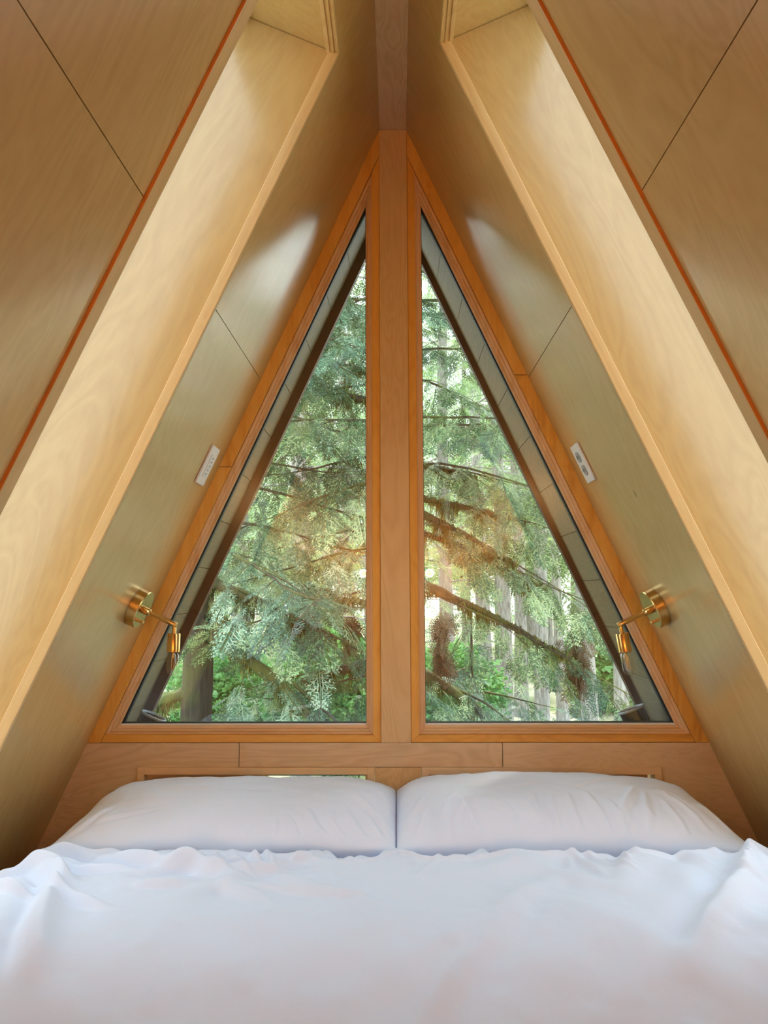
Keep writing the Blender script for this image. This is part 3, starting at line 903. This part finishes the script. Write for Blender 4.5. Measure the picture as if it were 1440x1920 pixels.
def spray_template(nl=9, sub=4, seed=0):
    """flat feathery spray of unit length along +x in the xy plane"""
    r = np.random.RandomState(seed)
    P = []
    def put(q, o, ang, zt=0.0):
        c, s = math.cos(ang), math.sin(ang)
        R = np.array([[c, -s, 0], [s, c, 0], [0, 0, 1]])
        q = q @ R.T + o
        P.append(q)
    P.append(np.array([[0, -0.006, 0], [1, -0.002, 0], [1, 0.002, 0], [0, 0.006, 0]], float))
    for i in range(nl):
        t = 0.06 + 0.92*i/nl
        ll = 0.42*(1-t)**0.7*(0.75+0.25*min(1, t*6)) + 0.08
        for sgn in (-1, 1):
            a = sgn*math.radians(52 + r.uniform(-6, 6))
            o = np.array([t + r.uniform(-.01, .01), 0, 0])
            l2 = ll*r.uniform(0.85, 1.1)
            put(quad_strip_leaf(l2, 0.010), o, a)
            for k in range(sub):
                u = 0.15 + 0.8*k/max(1, sub)
                for s2 in (-1, 1):
                    oo = o + np.array([math.cos(a), math.sin(a), 0])*l2*u
                    put(quad_strip_leaf(l2*0.42*(1-0.55*u), 0.013), oo, a + s2*math.radians(42))
            put(quad_strip_leaf(l2*0.2, 0.012), o+np.array([math.cos(a), math.sin(a), 0])*l2*0.9, a)
    V = np.concatenate(P)
    # droop and ripple so the spray is not a plane
    x, y = V[:, 0].copy(), V[:, 1].copy()
    V[:, 2] = -0.16*x**2 - 0.5*y**2 + 0.02*np.sin(x*9+y*7)
    return V.reshape(-1, 4, 3)
SPRAYS = [spray_template(9, 3, 1), spray_template(8, 3, 2), spray_template(10, 3, 3)]
SPRAYS_LO = [spray_template(7, 1, 4), spray_template(6, 1, 5)]
SPRAYS_FAR = [spray_template(5, 0, 6)]
SPRAYS_FAR[0][1:] *= 1.0
def fatten(T, k):
    c = T.mean(1, keepdims=True)
    T = T.copy(); T[:, 1] = c[:, 0] + (T[:, 1]-c[:, 0])*k; T[:, 3] = c[:, 0] + (T[:, 3]-c[:, 0])*k
    return T
SPRAYS_LO = [fatten(t, 1.8) for t in SPRAYS_LO]
SPRAYS_FAR = [fatten(t, 3.2) for t in SPRAYS_FAR]

SPRAYS = [fatten(t, 1.3) for t in SPRAYS]

def scatter(templates, pos, dirs, nrm, scale):
    """instances of the templates baked into one array of quads"""
    pos = np.asarray(pos); dirs = np.asarray(dirs); nrm = np.asarray(nrm); scale = np.asarray(scale)
    dirs = dirs/np.linalg.norm(dirs, axis=1)[:, None]
    yv = np.cross(nrm, dirs); yv /= np.linalg.norm(yv, axis=1)[:, None] + 1e-9
    zv = np.cross(dirs, yv)
    R = np.stack([dirs, yv, zv], 1)            # rows
    which = rng.randint(0, len(templates), len(pos))
    out = []
    for k, T in enumerate(templates):
        s = which == k
        if not s.any(): continue
        v = np.einsum('qvc,ncd->nqvd', T, R[s])*scale[s][:, None, None, None] + pos[s][:, None, None, :]
        out.append(v.reshape(-1, 4, 3))
    Q = np.concatenate(out)
    return Q.reshape(-1, 3), np.arange(len(Q)*4).reshape(-1, 4)

def bough_points(base, az, length, rise, droop, tip, n=14, wob=0.03):
    t = np.linspace(0, 1, n)
    d = np.array([math.cos(az), math.sin(az), 0])
    sd_ = np.array([-d[1], d[0], 0])
    P = np.asarray(base)[None] + d[None]*(length*t)[:, None]
    P[:, 2] += length*(rise*t - droop*t**2 + tip*t**4)
    w = np.cumsum(rng.normal(0, 1, n))*wob*length/n**0.5; w -= w[0]
    P += sd_[None]*w[:, None]
    P[:, 2] += np.cumsum(rng.normal(0, 1, n))*wob*0.5*length/n**0.5*(t > 0)
    return P

def interp(P, t):
    x = np.clip(t, 0, 1)*(len(P)-1)
    i = np.minimum(x.astype(int), len(P)-2); f = (x-i)[:, None]
    return P[i]*(1-f) + P[i+1]*f, P[i+1]-P[i]

def grow(boughs, spray, step, bl, sp_step, templates, foliage_from=0.15, r0=0.02, hang=0.5, dens=1.0):
    """returns branch (V,F) and foliage (V,F)"""
    A = Acc()
    pos, dirs, nrm, sc = [], [], [], []
    for (base, az, ln, rise, droop, tip, rr) in boughs:
        P = bough_points(base, az, ln, rise, droop, tip)
        A.add(*tube_arrays(P, np.linspace(rr, max(0.003, rr*0.16), len(P)), 6))
        ts = np.arange(foliage_from, 1.0, step/ln)
        if len(ts) == 0: continue
        ts = ts + rng.uniform(-.3, .3, len(ts))*step/ln
        C_, T_ = interp(P, ts)
        for k, (t, c, tg) in enumerate(zip(ts, C_, T_)):
            if rng.rand() > dens: continue
            tg = tg/np.linalg.norm(tg)
            sg = 1 if k % 2 else -1
            ang = sg*math.radians(rng.uniform(38, 72))
            h = np.array([tg[0]*math.cos(ang)-tg[1]*math.sin(ang), tg[0]*math.sin(ang)+tg[1]*math.cos(ang), tg[2]*0.6-0.12])
            l2 = bl*ln*(1-0.65*t)*rng.uniform(0.55, 1.15)*min(1.0, 0.35+t*2.2) + spray*0.3
            m = 6
            tt = np.linspace(0, 1, m)
            Q = c[None] + h[None]*(l2*tt)[:, None]
            Q[:, 2] -= hang*l2*0.45*tt**2
            A.add(*tube_arrays(Q, np.linspace(0.0045, 0.0015, m)*max(1.0, rr/0.02), 4))
            s = np.arange(0.12, 1.0, sp_step/l2)
            pc, pt = interp(Q, s)
            for j in range(len(s)):
                d = pt[j]/np.linalg.norm(pt[j])
                a2 = (1 if j % 2 else -1)*math.radians(rng.uniform(25, 60))
                d = np.array([d[0]*math.cos(a2)-d[1]*math.sin(a2), d[0]*math.sin(a2)+d[1]*math.cos(a2), d[2]-rng.uniform(0.05, 0.75)*hang])
                pos.append(pc[j]); dirs.append(d); nrm.append(np.array([0, 0, 1.0])+rng.normal(0, 0.40, 3)); sc.append(spray*rng.uniform(0.6, 1.1)*(1-0.3*t))
            d = pt[-1]/np.linalg.norm(pt[-1])
            pos.append(Q[-1]); dirs.append(d-np.array([0, 0, 0.35*hang])); nrm.append(np.array([0, 0, 1.0])+rng.normal(0, 0.35, 3)); sc.append(spray*rng.uniform(0.8, 1.15))
        pos.append(P[-1]); dirs.append(P[-1]-P[-2]); nrm.append(np.array([0, 0, 1.0])); sc.append(spray)
    return A.get(), scatter(templates, pos, dirs, nrm, sc)

def trunk_arrays(base, h, r, lean=(0, 0), n=30, sides=14, seed=0):
    rr = np.random.RandomState(seed)
    t = np.linspace(0, 1, n)
    P = np.stack([base[0]+lean[0]*t*h+0.02*h*0.2*np.sin(t*7+seed), base[1]+lean[1]*t*h, base[2]+t*h], -1)
    V, F = tube_arrays(P, r*(1-0.85*t)+0.25*r*np.exp(-t*h/0.5), sides)
    V = V.reshape(n, sides, 3)
    c = P[:, None, :]
    k = 1 + 0.10*rr.normal(0, 1, (1, sides)) + 0.04*rr.normal(0, 1, (n, sides))
    V = c + (V-c)*k[..., None]
    return V.reshape(-1, 3), F

def moss_strands(boughs_pts, step, lmin, lmax):
    pos = []
    for P in boughs_pts:
        L_ = np.linalg.norm(np.diff(P, axis=0), axis=1).sum()
        n = int(L_/step)
        t = np.sort(rng.rand(n))
        c, _ = interp(P, t)
        dens = 0.5+0.5*np.sin(t*17+rng.rand()*6)
        for p, dn in zip(c, dens):
            l = rng.uniform(lmin, lmax)*(0.3+dn)
            a = rng.rand()*6.28; w = rng.uniform(0.004, 0.010)
            d = np.array([math.cos(a), math.sin(a), 0])*w
            o = p + rng.normal(0, 0.012, 3) + np.array([0, 0, 0.012])
            e = o + np.array([rng.normal(0, 0.2)*l, rng.normal(0, 0.2)*l, -l])
            pos.append([o-d, o+d, e+d*0.25, e-d*0.25])
    Q = np.array(pos)
    return Q.reshape(-1, 3), np.arange(len(Q)*4).reshape(-1, 4)

def pxw(px, y):                           # lateral position of something seen at image column px, y metres away
    return (px-745)/1455*y
def pyz(py, y):
    return 1.12-(py-1112)/1455*y
GZ = -2.6

def make_boughs(t, boughs, spray, step, bl, sp_step, templates, leaf, hang, dens, fol_from):
    for b in boughs:
        (bv, bf), (fv, ff) = grow([b], spray, step, bl, sp_step, templates, fol_from, hang=hang, dens=dens)
        o = np_obj('bough', bv, bf, TWIG, t, smooth=True)
        np_obj('foliage', fv, ff, leaf, o)

def make_tree(name, label, base, h, r, boughs, spray, step, bl, sp_step, templates, leaf, bark=BARK, lean=(0, 0), moss=None, dead=None, hang=0.5, group=None, dens=1.0, fol_from=0.15, seed=1, near=False, shade_crown=None):
    t = empty(name, base)
    tag(t, label, 'tree', group)
    V, F = trunk_arrays(base, h, r, lean, seed=seed)
    np_obj('trunk', V, F, bark, t, smooth=True)
    if near:
        make_boughs(t, boughs, spray, step, bl, sp_step, templates, leaf, hang, dens, fol_from)
        boughs = shade_crown  # upper boughs out of view, added to keep sun off the pillows
    if boughs:
        (bv, bf), (fv, ff) = grow(boughs, spray, step, bl, sp_step, templates, fol_from, hang=hang, dens=dens)
        np_obj('branches', bv, bf, TWIG if bark is BARK else bark, t, smooth=True)
        np_obj('foliage', fv, ff, leaf, t)
    if moss:
        pts = [bough_points(b[0], b[1], b[2]*0.8, b[3], b[4], b[5]) for b in moss]
        for b, P in zip(moss, pts):
            V, F = tube_arrays(P, np.linspace(b[6]*1.5, b[6]*0.5, len(P))*(1+0.45*rng.rand(len(P))), 7)
            o = np_obj('mossy_limb', V, F, TWIG, t, smooth=True)
            np_obj('moss', *moss_strands([P], 0.0013, 0.02, 0.17), MOSSM, o)
    if dead is not None:
        ps, ds, ns, ss = [], [], [], []
        for (c, w, hh, n) in dead:
            c = np.array(c)
            for k in range(n):
                u = rng.rand()
                ps.append(c + np.array([rng.normal(0, w*0.4), rng.normal(0, w*0.4), -hh*u])); ds.append([rng.normal(0, 0.35), rng.normal(0, 0.35), -1.0])
                ns.append(rng.normal(0, 1, 3)); ss.append(rng.uniform(0.12, 0.25))
        np_obj('dead_foliage', *scatter(SPRAYS, ps, ds, ns, ss), DEADL, t)
    return t

def ring_boughs(base, z0, z1, n, ln0, ln1, az=None, rr=0.02, rise=0.1, droop=0.35, tip=0.2):
    out = []
    for i in range(n):
        u = (i+0.5)/n
        a = (i*2.399 + rng.uniform(-.3, .3)) if az is None else rng.uniform(*az)
        out.append(((base[0], base[1], z0+(z1-z0)*u+rng.uniform(-.1, .1)), a, (ln0+(ln1-ln0)*u)*rng.uniform(0.8, 1.15), rise+rng.uniform(-.1, .1), droop+rng.uniform(-.1, .1), tip, rr))
    return out
PI = math.pi

# tree behind the left window: mossy trunk
bA = (pxw(384, 6.0), 6.0, GZ)
zA = lambda py: pyz(py, 6.0)
mossA = [((bA[0], 6.0, zA(1085)), -0.15, 1.3, -0.25, 0.25, 0.05, 0.024),
         ((bA[0], 6.0, zA(1180)), -0.20, 1.25, -0.42, 0.30, 0.0, 0.038),
         ((bA[0], 6.0, zA(1120)), -0.5, 0.55, -0.6, 0.2, 0.0, 0.018),
         ((bA[0], 6.0, zA(1290)), PI+0.3, 0.8, -0.05, 0.35, 0.0, 0.030),
         ((bA[0], 6.0, zA(1300)), PI-0.2, 0.7, 0.1, 0.25, 0.0, 0.022)]
bgA = ring_boughs(bA, 1.25, 4.6, 12, 1.9, 1.5, (-1.1, 0.9), 0.016, 0.05, 0.40, 0.2) + \
      [(m[0], m[1], m[2]*1.3, m[3], m[4], m[5], m[6]*0.6) for m in mossA[:2]]
make_tree('hemlock_tree', 'mossy-trunked hemlock close outside the left window', bA, 11, 0.145, bgA, 0.31, 0.14, 0.30, 0.14, SPRAYS, NEEDLE, moss=mossA, seed=3, fol_from=0.22, near=True, shade_crown=ring_boughs(bA, 4.5, 8.2, 26, 1.7, 0.5))  # unseen top boughs added as a sun block

# tree hidden behind the centre post: boughs sweep out to both sides
bB = (0.02, 6.6, GZ)
zB = lambda py: pyz(py, 6.6)
mossB = [((0.05, 6.6, zB(1080)), -0.10, 1.75, -0.42, 0.15, 0.05, 0.024),
         ((0.0, 6.6, zB(1235)), PI+0.1, 1.0, -0.10, 0.12, 0.0, 0.032),
         ((0.0, 6.6, zB(1140)), PI+0.25, 1.0, 0.20, -0.05, 0.0, 0.020),
         ((0.05, 6.6, zB(1250)), -0.25, 0.9, -0.25, 0.3, 0.0, 0.035),
         ((0.05, 6.6, zB(870)), -0.15, 0.8, -0.12, 0.1, 0.0, 0.022),
         ((0.05, 6.6, zB(925)), -0.1, 1.3, -0.22, 0.05, 0.0, 0.018),
         ((0.05, 6.6, zB(950)), -0.2, 1.2, -0.40, 0.15, 0.0, 0.020),
         ((0.05, 6.6, zB(985)), -0.05, 1.5, -0.35, 0.15, 0.05, 0.018),
         ((0.0, 6.6, zB(755)), PI, 1.0, 0.22, 0.0, 0.0, 0.020),
         ((0.0, 6.6, zB(700)), PI+0.1, 0.8, 0.20, 0.0, 0.0, 0.018)]
bgB = ring_boughs(bB, 2.0, 5.5, 13, 1.7, 1.3, (-1.2, 0.6), 0.014, 0.05, 0.38, 0.2) + \
      ring_boughs(bB, 1.0, 5.5, 15, 1.7, 1.3, (PI-0.6, PI+1.2), 0.014, 0.05, 0.42, 0.2) + \
      ring_boughs(bB, -0.9, 0.2, 3, 1.4, 1.2, (-0.9, 0.2), 0.014, 0.0, 0.30, 0.2) + \
      ring_boughs(bB, -0.9, 0.6, 3, 1.2, 1.0, (PI-0.5, PI+1.0), 0.014, 0.0, 0.32, 0.2) + \
      [(m[0], m[1], m[2]*1.35, m[3], m[4], m[5], m[6]*0.5) for m in mossB]
make_tree('hemlock_tree', 'hemlock standing directly behind the center post with boughs spreading both ways', bB, 12.5, 0.085, bgB, 0.31, 0.14, 0.30, 0.14, SPRAYS, NEEDLE2, moss=mossB, seed=5, fol_from=0.2, near=True, shade_crown=ring_boughs(bB, 5.5, 9.6, 70, 1.7, 1.0),  # dense unseen top boughs added to shade the pillows
          dead=[((pxw(1078, 7.0), 7.0, pyz(1165, 7.0)), 0.07, 0.50, 50), ((pxw(828, 6.4), 6.4, pyz(1145, 6.4)), 0.06, 0.40, 30), ((pxw(660, 6.3), 6.3, pyz(1150, 6.3)), 0.06, 0.2, 18)])

# young hemlock low outside the right window
bC = (pxw(880, 7.6), 7.6, GZ)
bgC = ring_boughs(bC, -1.4, 0.4, 16, 1.5, 0.7, None, 0.014, 0.1, 0.25, 0.1)
make_tree('young_hemlock_tree', 'young blue-green hemlock low outside the right window', bC, 3.6, 0.05, bgC, 0.30, 0.14, 0.32, 0.14, SPRAYS, NEEDLE, seed=8, near=True)

# mid-distance trees
mids = [(250, 15, 17, 0.22), (455, 19, 20, 0.24), (560, 14, 17, 0.18), (640, 24, 22, 0.24), (700, 17, 19, 0.2), (838, 21, 21, 0.22), (900, 28, 24, 0.26)]
ml_ = ['tall hemlock half hidden by the left roof overhang', 'tall hemlock right of the mossy trunk in the left window', 'slender hemlock in the middle of the left window',
       'distant tall hemlock seen through the gap in the left window', 'hemlock near the center post in the left window', 'hemlock just right of the center post in the right window',
       'distant hemlock behind the blue-green young tree']
for (px, y, h, r), lb in zip(mids, ml_):
    b_ = (pxw(px, y), y, GZ)
    bo = ring_boughs(b_, GZ+1.8, GZ+h*0.95, 46, 3.0, 0.7, None, 0.03, 0.08, 0.35, 0.18)
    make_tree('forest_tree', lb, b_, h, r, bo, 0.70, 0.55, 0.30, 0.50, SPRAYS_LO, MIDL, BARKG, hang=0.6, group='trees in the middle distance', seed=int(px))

# grey trunks beyond the right window with high crowns
trs = [(937, 20, 0.19), (968, 24, 0.20), (1016, 19, 0.17), (1046, 23, 0.15), (1096, 18, 0.18), (1150, 16, 0.15)]
tl_ = ['leftmost grey trunk in the open clearing seen through the right window', 'grey trunk second from the left in the clearing', 'slim grey trunk left of the brown hanging foliage',
       'thin grey trunk just behind the brown hanging foliage', 'pale grey trunk right of the brown hanging foliage', 'grey trunk beside the right roof overhang']
for (px, y, r), lb in zip(trs, tl_):
    b_ = (pxw(px, y), y, GZ)
    bo = ring_boughs(b_, 3.0, 18, 30, 2.6, 1.0, None, 0.03, 0.08, 0.35, 0.18)
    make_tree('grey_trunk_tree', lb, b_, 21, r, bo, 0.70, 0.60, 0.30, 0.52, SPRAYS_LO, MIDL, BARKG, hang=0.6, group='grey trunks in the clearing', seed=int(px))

# far forest edge: two kinds copied along the back of the clearing
def far_proto(h, seed):
    b_ = (0, 0, 0)
    bo = ring_boughs(b_, 5.5, h*0.97, 48, 4.2, 0.8, None, 0.05, 0.08, 0.40, 0.15)
    V, F = trunk_arrays(b_, h, 0.3, seed=seed)
    (bv, bf), (fv, ff) = grow(bo, 1.5, 0.75, 0.30, 0.8, SPRAYS_FAR, 0.1, hang=0.7)
    return (V, F), (fv, ff)
protos = []
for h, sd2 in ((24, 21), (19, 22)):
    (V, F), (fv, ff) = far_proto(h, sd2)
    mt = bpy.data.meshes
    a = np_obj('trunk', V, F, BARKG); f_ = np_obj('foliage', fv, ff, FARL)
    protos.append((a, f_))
far = []
for i in range(22):
    px = 150 + i*52 + rng.uniform(-15, 15)
    far.append((px, rng.uniform(34, 58), rng.uniform(0.8, 1.15), i % 2))
for i, (px, y, s, k) in enumerate(far):
    t = empty('distant_tree', (pxw(px, y), y, GZ))
    tag(t, 'hazy light-green conifer in the far forest edge beyond the clearing', 'tree', 'far forest edge')
    t.rotation_euler.z = rng.uniform(0, 6.28); t.scale = (s, s, s)
    for src in protos[k]:
        c = src.copy(); COL.objects.link(c); c.parent = t; c.matrix_parent_inverse = Matrix.Identity(4); c.matrix_basis = Matrix.Identity(4)
for a in protos:
    for src in a: bpy.data.objects.remove(src)

# maple bushes with broad bright leaves
def leaf_quads(n, c, rad, size):
    u = rng.normal(0, 1, (n, 3)); u /= np.linalg.norm(u, axis=1)[:, None]
    p = np.array(c) + u*np.array(rad)*(rng.rand(n, 1)**0.45)
    d = u + rng.normal(0, 0.6, (n, 3)); d[:, 2] -= 0.3
    nr = np.array([0, 0, 1.0]) + rng.normal(0, 0.5, (n, 3))
    T = np.array([[[0, 0, 0], [0.4, -0.32, 0.06], [1, 0, -0.1], [0.4, 0.32, 0.06]], [[0.1, 0, 0], [0.25, -0.55, 0.0], [0.6, -0.5, -0.08], [0.5, -0.1, 0]], [[0.1, 0, 0], [0.5, 0.1, 0], [0.6, 0.5, -0.08], [0.25, 0.55, 0.0]]], float)
    return scatter([T], p, d, nr, size*rng.uniform(0.6, 1.2, n))
def bush(lb, px, y, top, rad, n, size):
    z = pyz(top, y)
    b_ = (pxw(px, y), y, GZ)
    t = empty('maple_bush', b_); tag(t, lb, 'bush', 'maple bushes')
    A = Acc()
    for k in range(9):
        a = rng.uniform(0, 6.28); e = np.array([b_[0]+math.cos(a)*rad[0]*rng.uniform(.2, .8), y+math.sin(a)*rad[1]*rng.uniform(.2, .8), z-rng.uniform(0, rad[2])])
        tt = np.linspace(0, 1, 8)[:, None]
        P = np.array(b_)[None]*(1-tt) + e[None]*tt; P[:, 0] += 0.12*np.sin(tt[:, 0]*5+k); P[:, 2] = b_[2]+(e[2]-b_[2])*np.linspace(0, 1, 8)**0.8
        A.add(*tube_arrays(P, np.linspace(0.018, 0.005, 8), 6))
    np_obj('stems', *A.get(), TWIG, t, smooth=True)
    np_obj('leaves', *leaf_quads(n, (b_[0], y, z-rad[2]), rad, size), BROADL, t)
bush('bright green maple bush low in the left window beside the center post', 620, 9.0, 1175, (0.75, 0.9, 0.75), 7000, 0.09)
bush('bright maple bush behind the mossy trunk at the left window corner', 430, 10.0, 1215, (0.9, 0.9, 0.8), 6500, 0.09)
bush('bright maple bush low behind the young hemlock', 850, 11.5, 1205, (0.8, 0.9, 0.8), 4500, 0.10)
bush('bright maple bush beyond the pale trunk at the right overhang', 1135, 26.0, 1185, (2.0, 1.5, 1.2), 2200, 0.3)

# ground of the clearing
bm = bmesh.new()
bmesh.ops.create_grid(bm, x_segments=60, y_segments=60, size=75)
for v in bm.verts:
    v.co.y += 60
    d = math.hypot(v.co.x-6, v.co.y-26)
    v.co.z = GZ - 0.02 + 0.12*math.sin(v.co.x*0.9)*math.cos(v.co.y*0.7) - 0.12
m, nt, b = new_mat('clearing_ground'); N = nt.nodes.new; L = nt.links.new
tc = N('ShaderNodeTexCoord'); n = N('ShaderNodeTexNoise'); n.inputs['Scale'].default_value = 0.35; n.inputs['Detail'].default_value = 8
L(tc.outputs['Object'], n.inputs['Vector'])
r = ramp(nt, [(0.36, (0.12, 0.17, 0.05)), (0.50, (0.33, 0.30, 0.17)), (0.62, (0.50, 0.44, 0.30))]); L(n.outputs['Fac'], r.inputs[0])
L(r.outputs[0], b.inputs['Base Color']); b.inputs['Roughness'].default_value = 0.95
gr = bm_obj('ground', bm, m)
tag(gr, 'pale dry ground of the sunlit clearing', 'ground', kind='structure')
